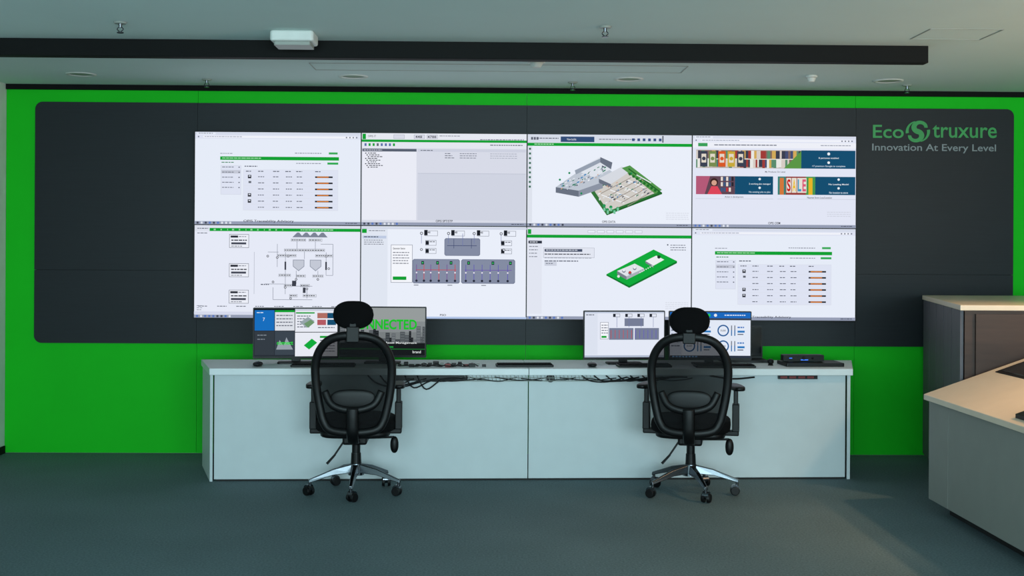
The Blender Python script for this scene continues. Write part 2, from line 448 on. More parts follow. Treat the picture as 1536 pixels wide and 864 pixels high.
a.rect(1196,227,1277,254,TB); a.disc(1237,232,2.2,(230,240,246)); a.text('8 personas enabled',1222,237,1252,240,(230,240,246),0.01); a.disc(1237,245,2,(230,240,246)); a.text('+7 premium Google to complete',1212,249,1262,252,(210,228,240),0.01)
a.text('My Products On Label',1142,258,1172,261,DK,0.005)
a.rect(1039,266,1097,293,(96,70,84)); a.poly([(1039,266),(1060,266),(1052,293),(1039,293)],(180,90,120)); a.disc(1066,275,6,(60,36,36)); a.disc(1066,276,4,(212,160,140)); a.poly([(1056,293),(1062,281),(1071,281),(1078,293)],(220,70,90))
for k in range(14): a.rect(1076+(k%5)*4,267+(k//5)*8,1079+(k%5)*4,273+(k//5)*8,random.choice([(60,90,130),(230,220,210),(190,50,60),(40,40,50)]))
a.rect(1097,266,1154,293,TB); a.disc(1134,270,1.8,(230,240,246)); a.text('2 working plan managed',1118,276,1150,279,(230,240,246),0.01); a.disc(1134,283,1.8,(230,240,246)); a.text('No existing jobs to plan',1118,288,1150,291,(210,228,240),0.01)
a.rect(1161,266,1217,293,(150,60,56)); a.rect(1161,266,1173,293,(60,130,120)); a.rect(1203,266,1217,293,(70,150,80)); a.rect(1207,268,1213,293,(230,180,40)); a.rect(1164,268,1170,293,(210,120,60))
for (ch,x,c) in (('S',1174,(200,30,30)),('A',1182,(236,190,40)),('L',1190,(60,150,190)),('E',1197,(220,90,120))):
    a.rect(x,268,x+7,290,(230,224,214)); a.text(ch,x+0.8,270,x+6.2,288,c,0.03)
a.rect(1217,266,1277,293,TB); a.disc(1252,270,1.8,(230,240,246)); a.text('No Loading Model',1237,276,1267,279,(230,240,246),0.01); a.disc(1252,283,1.8,(230,240,246)); a.text('No location to store',1238,288,1266,291,(210,228,240),0.01)
a.text('Action in development',1082,295.5,1110,298.5,DK,0.005); a.text('Nearest Store Loss/Location',1205,295.5,1242,298.5,DK,0.005)
for x0_,x1_ in ((1038.5,1154.5),(1160.5,1277.5)): a.line(x0_,299.5,x1_,299.5,(190,195,210),0.5)
for k in range(3): a.words(1235,318+k*3,1270,(205,209,222),1)
taskbar(a,u0,v0+136); a.text('OPIS OEM',1147,333.5,1165,337,DK,0.01); a.build('screen_art_4',vw)
# 5
u0,v0=296,339; a=screen_art(0,1,u0,v0); a.background((230,234,247))
a.rect(296,340,540,348,(222,226,238)); a.rect(318,343,540,347.5,GR); a.words(300,343,316,TX,1.2)
for k in range(12): a.rect(324+k*9+(k%3),344.2,327+k*9,346.3,(150,220,165))
a.words(452,344.5,500,(190,235,200),1.1)
BX=(150,155,170)
for y in (352,395,434):
    a.frame(347,y,376,y+20,TX,0.6,(236,239,248)); a.rect(349,y+2,360,y+5,DK); a.words(350,y+8,374,DK,1.6,5); a.rect(350,y+12,372,y+15,(70,74,88)); a.words(350,y+17,366,TX,1)
    a.words(361,y+3,372,TX,1)
for k in range(4): a.poly([(440+k*12,356),(447+k*12,349),(450+k*12,349),(456+k*12,356)],(125,132,150))
a.words(300,350,316,TX,1); a.line(384,378,384,440,(170,175,190),0.6)
for (x,y,w) in ((438,358,22),(464,358,20),(428,373,60),(418,381,28),(474,381,26),(420,410,18),(446,411,14),(470,411,16),(428,425,12),(452,425,14),(436,440,12),(456,440,20)):
    a.rect(x,y,x+w,y+4.2,BX); a.rect(x+0.5,y+0.5,x+w-0.5,y+3.7,(222,226,236)); a.words(x+1,y+1.4,x+w-1,DK,1.2,3)
for (x0_,y0_,x1_,y1_) in ((447,362,447,373),(474,362,474,373),(458,377,458,388),(430,378,430,440),(490,378,490,412),(418,366,418,400),(404,378,420,378),(446,405,446,425),(478,405,478,411),(400,425,428,425),(440,428,470,428),(462,430,462,446),(412,448,470,448),(412,430,412,448),(490,412,500,412),(500,366,500,412),(482,366,500,366)):
    a.line(x0_,y0_,x1_,y1_,(120,126,142),0.6)
for x in (441,466): a.poly([(x,389),(x+17,389),(x+17,399),(x+8.5,406),(x,399)],(150,156,172)); a.poly([(x+1,390),(x+16,390),(x+16,398.5),(x+8.5,404.5),(x+1,398.5)],(196,201,214))
for (x,y) in ((418,386),(434,384),(490,384),(494,402),(412,422),(430,430),(446,418),(462,432),(404,384),(438,446),(478,418)):
    a.disc(x,y,1.8,(60,64,76)); a.disc(x,y,1,(225,228,238))
for (x,y) in ((430,392),(490,392)): a.rect(x-1.2,y,x+1.2,y+12,(60,64,76))
a.rect(440,420,446,428,(60,64,76)); a.rect(456,430,460,438,(60,64,76)); a.words(394,425,406,TX,1.5)
for k in range(8): a.words(302+k*28,457.5,316+k*28,TX,1.1); 
for k in range(3): a.words(300,462+k*3-5,308,(150,155,170),1)
a.rect(296,466,540,470,(214,218,236)); taskbar(a,u0,v0+136); a.build('screen_art_5',vw)
# 6
u0,v0=545,340; a=screen_art(1,1,u0,v0); a.background((234,239,250))
a.rect(545,341,790,344,(210,216,232)); a.rect(545,344,584,471,(224,230,242)); a.rect(546,344,553,350,GR); a.words(556,346,580,TX,1)
a.rect(547,354,582,358,(190,202,226)); a.words(549,355,570,DK,1.2)
for k in range(3): a.words(549,351+9+k*3,578,TX,0.9)
GB=(118,126,150)
def rr(u0_,v0_,u1_,v1_,c):
    a.poly([(u0_+2,v0_),(u1_-2,v0_),(u1_,v0_+2),(u1_,v1_-2),(u1_-2,v1_),(u0_+2,v1_),(u0_,v1_-2),(u0_,v0_+2)],c)
rr(668,357,721,383,GB); rr(621,388,691,424,GB); rr(693,388,773,424,GB); rr(669,358,720,382,(132,140,163)); rr(622,389,690,423,(132,140,163)); rr(694,389,772,423,(132,140,163))
for x in (634,674,712,752):
    a.disc(x,350,2.2,DK); a.disc(x,350,1.3,a.bg); a.frame(x+5,346,x+24 if x<700 else x+22,354,TX,0.5); a.text('448',x+7,347,x+13,350,DK,0.01); a.rect(x+4,345,x+9,353,(30,34,42)); a.line(x,352,x,365,(110,120,170),0.6)
for (x,y) in ((640,360),(640,372),(752,360),(752,372)): a.frame(x,y,x+16,y+8,TX,0.5); a.words(x+6,y+2,x+14,DK,1); a.rect(x,y+1,x+5,y+7,(30,34,42))
for (x,y) in ((634,374),(756,374)): a.disc(x,y,2,DK); a.disc(x,y,1.2,a.bg)
a.line(672,368,716,368,(60,70,110),0.8); a.line(695,350,695,368,(110,120,170),0.7); a.line(682,358,682,372,(60,70,110),0.7); a.line(708,358,708,372,(60,70,110),0.7)
a.line(626,404,686,404,(200,60,60),0.8); a.line(698,404,768,404,(110,80,170),0.8)
for k,x in enumerate((627,638,648,660,672,684)):
    a.line(x,396,x,420,(206,60,60) if k%2 else (120,70,150),0.8); a.disc(x,420,1.8,(40,44,60)); a.disc(x,408,1.2,(230,225,235))
for k,x in enumerate((700,712,724,736,748,762)):
    a.line(x,396,x,420,(90,80,180),0.8); a.disc(x,420,1.8,(40,44,60)); a.disc(x,408,1.2,(230,225,235))
for x in (634,656,676,702,738,764): a.rect(x,391,x+4,396,(26,60,50)); a.disc(x+2,393.5,1,(60,220,110))
a.rect(589,367,621,423,(120,126,142)); a.rect(589.6,367.6,620.4,422.4,(244,246,252)); a.text('Generator Station',592,371,610,374,DK,0.01)
for k in range(5): a.words(592,378+k*4,616,(90,95,110),1.1)
a.rect(592,414,612,419,GR)
for k in range(3): a.rect(623+k*50,426,630+k*50,427,TX)
a.text('PSO',662,469,671,472,DK,0.01); a.rect(545,473,790,476,(176,196,230)); a.build('screen_art_6',vw)
# 7
u0,v0=790,342; a=screen_art(2,1,u0,v0); a.background((232,237,249)); a.rect(790,342,1034,353,(222,226,238))
for k in range(6): a.frame(880+k*14,346,891+k*14,350,(150,155,170),0.4)
a.rect(791,345,796,352,GR); a.rect(790,353,1034,357.5,GR)
a.rect(790,358,812,470,(226,230,242)); a.rect(792,362,812,366,(44,50,66)); a.words(794,363.3,806,(220,225,235),1.2)
for k in range(4): a.words(793,370+k*5,806,TX,1)
for k in range(3): a.words(816,381+k*5,866+(k%2)*20,(110,115,130),1.6,5)
a.rect(816,393,834,399,LG); a.words(818,395,830,TX,1)
a.frame(814,372,890,387,(150,155,170),0.4,(226,230,242)); a.rect(816,374,872,378,(70,80,104)); a.words(818,375.2,866,(225,230,240),1.1); a.words(816,381,884,DK,1.3,5)
a.poly([(908,411),(908,413),(942,431),(1013,394),(1013,391),(978,374)],(14,120,44)); a.poly([(908,411),(978,374),(1013,391),(942,428)],(18,170,60))
a.poly([(924,406),(950,395),(964,402),(938,414)],(224,228,234)); a.poly([(924,406),(938,414),(938,419),(924,411)],(120,128,140)); a.poly([(938,414),(964,402),(964,406),(938,419)],(170,176,186))
a.poly([(966,391),(982,383),(994,389),(978,398)],(236,238,242)); a.poly([(966,391),(978,398),(978,401),(966,394)],(120,128,140))
for (x,y) in ((934,406),(943,409),(950,402)): a.disc(x,y,2.6,(110,120,140)); a.disc(x,y-1,2,(200,60,50) if x==943 else (235,238,242))
for k in range(7): a.disc(958+k*3,408-k*1.6,0.9,(230,240,235))
a.disc(986,385,2.5,(36,60,50)); a.disc(926,414,2,(230,230,235)); 
for k in range(3): a.words(1003,367+k*3.5,1026,TX,1)
a.rect(998,366,1000,368,TX)
for k in range(4): a.words(996,452+k*3,1030,(215,219,230),1)
taskbar(a,u0,v0+136); a.build('screen_art_7',vw)

# ------------------------------------------------------------------ control desk
DESK = (0.095, -1.03, 0); DR = math.radians(1.9)
dk = empty('control_desk', DESK, DR)
for i,(xa,xb,xc,xd) in enumerate(((-2.065,-0.0015,-0.0015,-2.25),(0.0015,2.15,2.36,0.0015))):
    obj('desk_top_%d'%(i+1), prism_z([(xa,-0.055),(xb,-0.055),(xc,0.60),(xd,0.60)], 0.695, 0.738), M_whitetop, dk, bevel=0.003)
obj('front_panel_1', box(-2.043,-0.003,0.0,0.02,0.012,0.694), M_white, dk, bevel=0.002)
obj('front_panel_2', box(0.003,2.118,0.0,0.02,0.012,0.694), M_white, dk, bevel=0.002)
obj('end_panel_1', prism_z([(-2.068,-0.01),(-2.050,-0.01),(-2.192,0.58),(-2.235,0.58)], 0, 0.694), M_white, dk)
obj('end_panel_2', prism_z([(2.126,-0.01),(2.148,-0.01),(2.343,0.58),(2.31,0.58)], 0, 0.694), M_white, dk)
obj('plinth', box(-2.03,2.10,0.003,0.018,0.0,0.012), M_kick, dk)
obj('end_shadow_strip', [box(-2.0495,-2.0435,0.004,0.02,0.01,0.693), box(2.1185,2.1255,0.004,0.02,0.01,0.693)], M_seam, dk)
g = []
def cable(p, r=0.004): g.append(tube(p, r, 6, interp=5))
for k in range(9):
    x0 = -0.85 + k*0.21 + random.uniform(-.05,.05); L = random.uniform(0.25,0.45)
    P = [(x0+L*t/6, -0.022+0.008*math.sin(t+k), 0.682-0.02*math.sin(math.pi*t/6)-0.012*random.random()) for t in range(7)]
    cable(P, 0.0035)
for k in range(5):
    x0 = -1.05+0.08*k; cable([(x0,-0.02,0.69),(x0+0.06,-0.025,0.64-0.01*k),(x0+0.17,-0.03,0.62+0.012*k),(x0+0.3,-0.02,0.67)],0.005)
for k in range(6):
    x0 = 0.35+0.08*k; cable([(x0,-0.02,0.69),(x0+0.06,-0.025,0.655),(x0+0.17,-0.03,0.65+0.006*k),(x0+0.3,-0.02,0.68)],0.005)
cable([(1.2,-0.02,0.69),(1.35,-0.03,0.67),(1.5,-0.02,0.68)],0.006)
obj('cables', g, M_black, dk, smooth=True)
g = []
for k in range(34):
    x = -0.42+k*0.025; g.append(cone((x,-0.03,0.694),(x+0.01,-0.012,0.655),0.0018,n=5))
g.append(cone((-0.45,-0.022,0.655),(0.45,-0.022,0.655),0.003,n=6)); g.append(cone((-0.45,-0.022,0.675),(0.45,-0.022,0.675),0.002,n=6))
obj('cable_tray', g, M_fix, dk)
obj('cable_tray_box', box(-0.9,-0.4,-0.02,-0.002,0.655,0.693), M_black, dk)
obj('socket_box', [box(1.66,1.92,-0.03,-0.001,0.668,0.694)], M_black, dk)
obj('socket_red', [box(1.67+i*0.06,1.715+i*0.06,-0.0325,-0.0305,0.674,0.687) for i in range(4)], M_red, dk)
obj('grommet', [cone((0.145,-0.012,0.672),(0.145,-0.0005,0.672),0.028)], M_black, dk)

# ------------------------------------------------------------------ monitors
def dtop(lx, ly, z=0.738):   # desk-local -> world
    c, s = math.cos(DR), math.sin(DR)
    return (DESK[0]+lx*c-ly*s, DESK[1]+lx*s+ly*c, z)
def monitor(lx, ly, w, h, zb, rz, artfn):
    e = empty('computer_monitor', dtop(lx,ly), DR+rz)
    z0 = zb; z1 = zb+h
    obj('housing', prism_y(rrect(-w/2,w/2,z0,z1,(.006,)*4), -0.012, 0.014), M_black, e)
    obj('housing_rear', prism_y(rrect(-w*0.32,w*0.32,z0+0.05,z1-0.05,(.03,)*4), 0.0142, 0.045), M_black, e)
    obj('stand_neck', box(-0.03,0.03,0.03,0.05,0.008,z0+0.16), M_black, e, bevel=0.004)
    obj('stand_base', prism_z(rrect(-0.12,0.12,-0.07,0.07,(.02,)*4), 0.0, 0.01), M_black, e)
    a = Art(0,0,124,70, -w/2+0.007, z1-0.008, w/2-0.007, z0+0.016, -0.0123)
    artfn(a); a.build('display', e)
    return e
def artA(a):
    a.background((40,46,54)); a.rect(0,0,60,2,(20,22,26))
    a.rect(1,2,30,32,(24,110,190)); a.text('7',13,13,16,18,(230,240,250)); a.words(4,5,14,(220,235,250),1.2)
    a.rect(1,33,30,68,(52,60,68)); a.words(5,38,20,(120,130,140),1.5); a.words(5,44,16,(120,130,140),1.5)
    a.rect(31,2,60,32,(220,224,232)); a.rect(31,2,60,5,GR); 
    for k in range(4): a.words(33,9+k*5,57,TX,1.4)
    a.rect(31,33,60,68,(60,70,80)); a.poly([(33,60),(38,46),(44,54),(48,42),(58,60)],(150,160,170)); a.text('connect',34,48,58,53,(40,220,60),0.02)
    a.rect(61,0,124,70,(232,235,244)); a.rect(61,0,124,3,(200,206,220)); a.rect(62,5,90,7,GR); a.rect(61,34,124,35,(40,46,54))
    for k in range(5): a.words(64,10+k*4,84,TX,1.3)
    a.poly([(68,20),(80,12),(90,18),(78,28)],(150,165,170)); a.poly([(74,22),(84,16),(90,20),(80,28)],(110,150,110)); a.rect(94,6,122,14,(176,110,100)); a.rect(94,16,107,24,(180,90,100)); a.rect(109,16,122,24,(22,78,112)); a.rect(109,6,122,14,(22,78,112))
    a.words(95,27,120,TX,1.3); a.poly([(74,54),(86,44),(94,50),(82,60)],(18,170,60)); a.rect(98,40,120,43,GR)
    for k in range(5): a.words(98,46+k*4,120,TX,1.2)
def artB(a):
    a.background((120,126,128)); a.rect(0,0,124,20,(150,156,156)); a.rect(0,20,124,36,(134,140,142))
    x = 0
    while x < 124:
        w = random.uniform(3,9); h = random.uniform(12,34); c = random.choice([(60,66,70),(80,86,90),(44,50,54),(98,104,108),(30,34,38)])
        a.rect(x,60-h,min(x+w,124),62,c)
        for q in range(int(h/4)): a.rect(x+0.8,60-h+2+q*4,min(x+w-0.8,124),60-h+3+q*4,tuple(min(255,v+26) for v in c))
        x += w*0.9
    a.rect(0,52,124,70,(24,27,30)); a.text('Asset Management',66,50,112,54,(220,225,225),0.01)
    a.rect(60,57,78,59,(30,150,60)); a.words(60,63,74,(120,126,130),1.2); a.rect(0,60.5,124,61.5,(30,120,50)); a.text('brand',106,63,118,67,(220,225,225),0.01)
    a.text('CONNECTED',14,17,112,32,(28,190,44),0.03)
def artC(a):
    a.background((228,233,246)); a.rect(0,0,124,2,(190,200,220)); a.rect(0,2,20,66,(220,226,240)); a.words(2,4,16,TX,1.3)
    a.rect(62,10,92,22,(118,126,150)); a.rect(38,25,76,43,(118,126,150)); a.rect(78,25,116,43,(118,126,150))
    for k in range(4):
        a.frame(44+k*19,3,55+k*19,8,TX,0.6); a.rect(44+k*19,3,48+k*19,8,DK)
        a.line(50+k*19,8,50+k*19,24,(110,120,170),0.6)
    for k in range(12): a.line(41+k*6.4,28,41+k*6.4,41,(200,70,70) if k<6 else (100,90,190),0.8)
    a.frame(24,16,37,42,TX,0.5,(244,246,252)); 
    for k in range(4): a.words(26,20+k*4,36,TX,1.2)
    a.rect(26,37,34,40,GR); a.rect(0,67,124,70,(176,186,206))
def artD(a):
    a.background((226,233,246)); a.rect(0,0,124,9,(28,104,190)); a.words(4,3.5,40,(220,235,250),1.8,6); a.disc(60,4.5,2.4,(40,200,90)); a.disc(70,4.5,2.4,(230,235,240)); a.words(84,3.5,116,(220,235,250),1.6)
    a.rect(0,9,124,12,(60,66,80)); a.rect(0,12,18,66,(208,216,232))
    for k in range(7): a.words(2,15+k*6,15,(80,90,110),1.6)
    for (x,y) in ((30,28),(82,28),(82,52),(30,52)):
        a.disc(x,y,9,(30,90,150),24); a.disc(x,y,7,(226,233,246),24); a.text('0 kW',x-4,y-1.5,x+4,y+1.5,DK,0.01)
        for q in range(2): a.rect(x+12+q*5,y-8,x+13.6+q*5,y+8,(120,126,140)); a.rect(x+12+q*5,y-1,x+13.6+q*5,y+8,(40,110,170))
        a.words(x+22,y-6,x+32,(40,110,190),2); a.rect(x+22,y,x+33,y+3,(40,120,190)); a.rect(x+22,y+5,x+31,y+6.5,TX)
    a.rect(0,66.5,124,70,(46,54,70)); 
    for k in range(8): a.rect(4+k*5,67.3,7+k*5,69.2,(120,170,220))
monitor(-1.560, 0.32, 0.570, 0.345, 0.032, math.radians(4), artA)
monitor(-0.975, 0.34, 0.595, 0.345, 0.040, math.radians(-4), artB)
monitor(0.675, 0.30, 0.565, 0.335, 0.030, math.radians(3), artC)
monitor(1.262, 0.27, 0.565, 0.335, 0.030, math.radians(-3), artD)

# laptop (open, dark screen) behind right monitor
lp = empty('laptop', dtop(1.545, 0.49), DR-0.02)
obj('base', prism_z(rrect(-0.16,0.16,-0.11,0.10,(.01,)*4),0,0.016), M_black, lp)
obj('lid', [prism_y(rrect(-0.16,0.16,0.0165,0.245,(.008,)*4),0.085,0.094)], M_black, lp)
obj('lid_display', [box(-0.15,0.15,0.083,0.0848,0.03,0.235)], M_glass, lp)

# keyboards, mice
def keyboard(lx, ly, w, rz=0.0):
    e = empty('computer_keyboard', dtop(lx,ly), DR+rz)
    obj('case', prism_z(rrect(-w/2,w/2,-0.065,0.065,(.008,)*4),0,0.014), M_black, e, bevel=0.003)
    g = []
    n = int(w/0.0195)
    for r_ in range(5):
        for c_ in range(n):
            x = -w/2+0.008+c_*(w-0.016)/n; y = -0.055+r_*0.022
            g.append(box(x+0.001,x+(w-0.016)/n-0.001,y,y+0.018,0.0142,0.020))
    obj('keys', g, M_blackf, e)
keyboard(-0.02, 0.12, 0.38, 0.03); keyboard(-1.35,0.10,0.42,0.0); keyboard(0.78,0.10,0.36,0.02); keyboard(1.32,0.08,0.40,-0.02)
def mouse(lx, ly):
    e = empty('computer_mouse', dtop(lx,ly), DR)
    obj('shell', sell((0,0,0.015),(0.031,0.055,0.0149),0.8,0.85), M_black, e, smooth=True)
    obj('wheel', cone((-0.004,0.03,0.027),(0.004,0.03,0.027),0.006), M_fix, e)
mouse(0.43,0.08); mouse(-1.78,0.10)
# small puck + conferencing box
e = empty('webcam', dtop(1.665,0.20), DR)
obj('body', sell((0,0,0.026),(0.022,0.02,0.018),0.8,1), M_black, e, smooth=True); obj('foot', cone((0,0,0),(0,0,0.01),0.02,0.014), M_black, e)
obj('lens', cone((0,-0.021,0.028),(0,-0.016,0.028),0.008), M_glass, e)
e = empty('closed_laptop', dtop(1.945,0.22), DR)
obj('body', prism_z(rrect(-0.20,0.20,-0.12,0.12,(.012,)*4),0,0.024), M_black, e, bevel=0.003)
obj('hinge', cone((-0.15,0.122,0.012),(0.15,0.122,0.012),0.008), M_black, e)
e = empty('video_conference_bar', dtop(1.89,0.22,0.7625), DR)
obj('body', prism_y(rrect(-0.14,0.14,0.004,0.048,(.008,)*4),-0.035,0.035), M_black, e)
obj('feet', [box(-0.1,-0.07,-0.02,0.02,0,0.0038), box(0.07,0.1,-0.02,0.02,0,0.0038)], M_black, e)
obj('lens', [cone((0,-0.038,0.026),(0,-0.0352,0.026),0.012), cone((0.06,-0.037,0.026),(0.06,-0.0352,0.026),0.008)], M_glass, e)
obj('status_light', [box(-0.02,0.03,-0.0362,-0.0352,0.012,0.017), box(-0.1,-0.08,-0.0362,-0.0352,0.024,0.028)], M_bluel, e)

# clutter of small devices between the monitors
e = empty('desk_gadgets_pile', dtop(-0.60,0.16), DR)
g = []; g2 = []; g3 = []
for k in range(16):
    x = -0.29+k*0.040; y = random.uniform(-0.10,0.06); w = random.uniform(0.02,0.045); h = random.uniform(0.010,0.026)
    geo = box(x-w/2,x+w/2,y-0.025,y+0.025,0.0,h)
    (g2 if k in (9,12) else g3 if k in (8,14) else g).append(geo)
for k in range(5):
    x = -0.25+k*0.08; g.append(tube([(x,-0.1,0.006),(x+0.05,-0.13,0.012),(x+0.12,-0.11,0.006),(x+0.16,-0.05,0.02),(x+0.2,-0.1,0.006)],0.004,6))
obj('black_gadgets', g, M_black, e, bevel=0.002); obj('red_gadgets', g2, M_red, e, bevel=0.002); obj('white_gadgets', g3, M_fix, e, bevel=0.002)

# ------------------------------------------------------------------ office chairs
def chair(loc, rz, base_rot, head_dz, arm_yaw, arm_x):
    e = empty('office_chair', loc, rz)
    obj('seat', sell((0,0.03,0.435),(0.245,0.235,0.055),0.55,0.5), M_blackf, e, smooth=True)
    obj('seat_pan', sell((0,0.02,0.385),(0.215,0.2,0.03),0.5,0.4), M_black, e, smooth=True)
    obj('mechanism', [box(-0.075,0.075,-0.12,0.09,0.315,0.375)], M_black, e, bevel=0.015)
    obj('gas_column', [cone((0,0,0.21),(0,0,0.32),0.026), cone((0,0,0.16),(0,0,0.25),0.034,0.030)], M_black, e, smooth=False)
    # backrest
    half = [(0.0,1.005),(0.085,1.0),(0.16,0.972),(0.215,0.91),(0.242,0.83),(0.243,0.74),(0.232,0.65),(0.214,0.56),(0.19,0.48),(0.14,0.43),(0.0,0.415)]
    yb = lambda z: -0.225-0.055*max(0,(z-0.42)/0.58)**1.3+0.012*math.sin((z-0.42)/0.58*math.pi)
    P = [(x*0.94,yb(z),z-0.01) for x,z in half] + [(-x*0.94,yb(z),z-0.01) for x,z in half[-2:0:-1]]
    P = [(x, y+0.10*(x/0.25)**2*0.35, z) for x,y,z in P]
    obj('back_frame', tube(P, 0.026, 10, True, 6, rb=0.016, ref=(0,1,0)), M_black, e, smooth=True)
    zs = [0.42+0.575*i/18 for i in range(19)]
    def hw(z):
        for i in range(len(half)-1):
            (x0,z0),(x1,z1) = half[i],half[i+1]
            if z1 <= z <= z0: return (x0+(x1-x0)*(z0-z)/(z0-z1))*0.92
        return 0
    v = []; f = []
    for z in zs:
        w = hw(z)
        for k in range(13):
            x = -w+2*w*k/12; v.append((x, yb(z)+0.035*(x/0.25)**2+0.006, z-0.008))
    for j in range(len(zs)-1):
        for k in range(12): f.append((j*13+k,j*13+k+1,(j+1)*13+k+1,(j+1)*13+k))
    obj('back_mesh', (v,f), M_mesh, e, smooth=True)
    lum = catmull([(-0.17,yb(.62)-0.01,0.66),(-0.12,yb(.6)-0.028,0.575),(0,yb(.58)-0.036,0.545),(0.12,yb(.6)-0.028,0.575),(0.17,yb(.62)-0.01,0.66)],6)
    obj('lumbar_support', tube([tuple(p) for p in lum],0.022,10,False,0,rb=0.012,ref=(0,1,0)), M_black, e, smooth=True)
    obj('lumbar_pad', sell((0,yb(.6)-0.014,0.61),(0.135,0.014,0.06),0.7,0.7), M_black, e, smooth=True)
    obj('back_bracket', tube([(0,-0.08,0.345),(0,-0.2,0.345),(0,-0.27,0.40),(0,-0.285,0.48),(0,-0.285,0.56)],0.035,10,False,6,rb=0.014), M_black, e, smooth=True)
    obj('head_stalk', [box(-0.038,0.038,-0.30,-0.278,0.955,1.05+head_dz), box(-0.022,0.022,-0.295,-0.27,1.02,1.12+head_dz)], M_black, e, bevel=0.006)
    hv, hf = sell((0,-0.262,1.118+head_dz),(0.122,0.036,0.084),0.62,0.6)
    hv = [(x*(1-0.25*abs((z-1.118-head_dz)/0.084)**2), y+0.5*x*x, z) for x,y,z in hv]
    obj('headrest', (hv,hf), M_blackf, e, smooth=True)
    for s in (-1,1):
        t = 'left' if s < 0 else 'right'
        X = s*arm_x
        pv, pf = sell((0,0,0),(0.04,0.125,0.017),0.5,0.6)
        ca, sa = math.cos(s*arm_yaw), math.sin(s*arm_yaw)
        pv = [(X+x*ca-y*sa, 0.0+x*sa+y*ca, 0.672+z) for x,y,z in pv]
        obj('arm_pad_'+t, (pv,pf), M_black, e, smooth=True)
        obj('arm_post_'+t, [prism_z([(X-0.022,-0.05),(X+0.022,-0.05),(X+0.022,0.03),(X-0.022,0.03)],0.40,0.57),
                            prism_z([(X-0.014,-0.035),(X+0.014,-0.035),(X+0.014,0.015),(X-0.014,0.015)],0.56,0.66)], M_black, e, bevel=0.006)
        obj('arm_bracket_'+t, [box(min(X+s*0.02,s*0.12),max(X+s*0.02,s*0.12),-0.05,0.03,0.375,0.405)], M_black, e, bevel=0.008)
    obj('tilt_lever', [cone((-0.06,-0.02,0.345),(-0.14,-0.04,0.225),0.006), cone((-0.125,-0.036,0.245),(-0.175,-0.05,0.19),0.012,0.016,sq=0.5)], M_black, e)
    obj('tension_rod', cone((0.06,-0.02,0.345),(0.235,-0.03,0.352),0.007), M_black, e)
    obj('tension_knob', sell((0.238,-0.03,0.305),(0.026,0.022,0.052),0.9,1), M_black, e, smooth=True)
    # star base
    obj('base_hub', [cone((0,0,0.115),(0,0,0.185),0.05,0.036)], M_chrome, e)
    legs = []; wheels = []; hoods = []
    for i in range(5):
        t = math.radians(-90+72*i)+base_rot-rz
        c, s = math.cos(t), math.sin(t)
        prof = [(0.03,0.182,0.130,0.026),(0.14,0.158,0.122,0.020),(0.295,0.100,0.080,0.014)]
        v = []; f = []
        for (r_,zt,zb_,w) in prof:
            for (o,zz) in ((-w,zb_),(w,zb_),(w*0.6,zt),(-w*0.6,zt)):
                v.append((r_*c-o*s, r_*s+o*c, zz))
        for j in range(2):
            for q in range(4): f.append((j*4+q,j*4+(q+1)%4,(j+1)*4+(q+1)%4,(j+1)*4+q))
        f += [(0,1,2,3),(8,9,10,11)]
        legs.append((v,f))
        px, py = 0.285*c, 0.285*s
        ta = t+0.9+i*0.7
        ax, ay = math.cos(ta), math.sin(ta)
        hx, hy = px-ay*0.012, py+ax*0.012
        for sd in (-1,1):
            wheels.append(cone((hx+ax*sd*0.009,hy+ay*sd*0.009,0.030),(hx+ax*sd*0.028,hy+ay*sd*0.028,0.030),0.030,0.026))
        hoods.append(cone((hx-ax*0.02,hy-ay*0.02,0.045),(hx+ax*0.02,hy+ay*0.02,0.045),0.024))
        hoods.append(cone((px,py,0.06),(px,py,0.1),0.009))
    obj('star_legs', legs, M_chrome, e, bevel=0.004); obj('caster_wheels', wheels, M_black, e, bevel=0.003); obj('caster_hoods', hoods, M_chrome, e)
    return e
chair((-0.985,-1.47,0), math.radians(1.5), 0.0, 0.0, 0.05, 0.262)
chair((1.095,-1.47,0), math.radians(-12), math.radians(9), -0.028, 0.25, 0.275)

# ------------------------------------------------------------------ right side: tall cabinet and sloped console
cb = empty('tall_cabinet', (2.98,-1.0,0))
L = lambda pts: [(x-2.98,y+1.0) for x,y in pts]
obj('carcass', prism_z(L([(2.64,-1.90),(3.95,-1.90),(3.95,-0.25),(3.01,-0.25)]),0.06,1.17), M_brown, cb)
obj('plinth', prism_z(L([(2.68,-1.86),(3.9,-1.86),(3.9,-0.28),(3.04,-0.28)]),0,0.06), M_kick, cb)
obj('top', prism_z(L([(2.605,-1.92),(3.97,-1.92),(3.97,-0.23),(2.985,-0.23)]),1.171,1.203), M_cream, cb, bevel=0.004)
# slatted side cladding
g = []
A = Vector((2.635,-1.895)); B = Vector((3.005,-0.25)); n_ = Vector((-(B-A).y,(B-A).x)).normalized()*1.0
for k in range(5):
    p = A+(B-A)*(k/5+0.004); q = A+(B-A)*((k+1)/5-0.004)
    g.append(prism_z(L([tuple(p),tuple(q),tuple(q+n_*0.018),tuple(p+n_*0.018)]),0.06,1.17))
obj('side_cladding', g, M_cab, cb)
obj('front_doors', [box(2.70-2.98,3.30-2.98,-0.918,-0.9005,0.08,1.15), box(3.31-2.98,3.93-2.98,-0.918,-0.9005,0.08,1.15)], M_brown, cb)

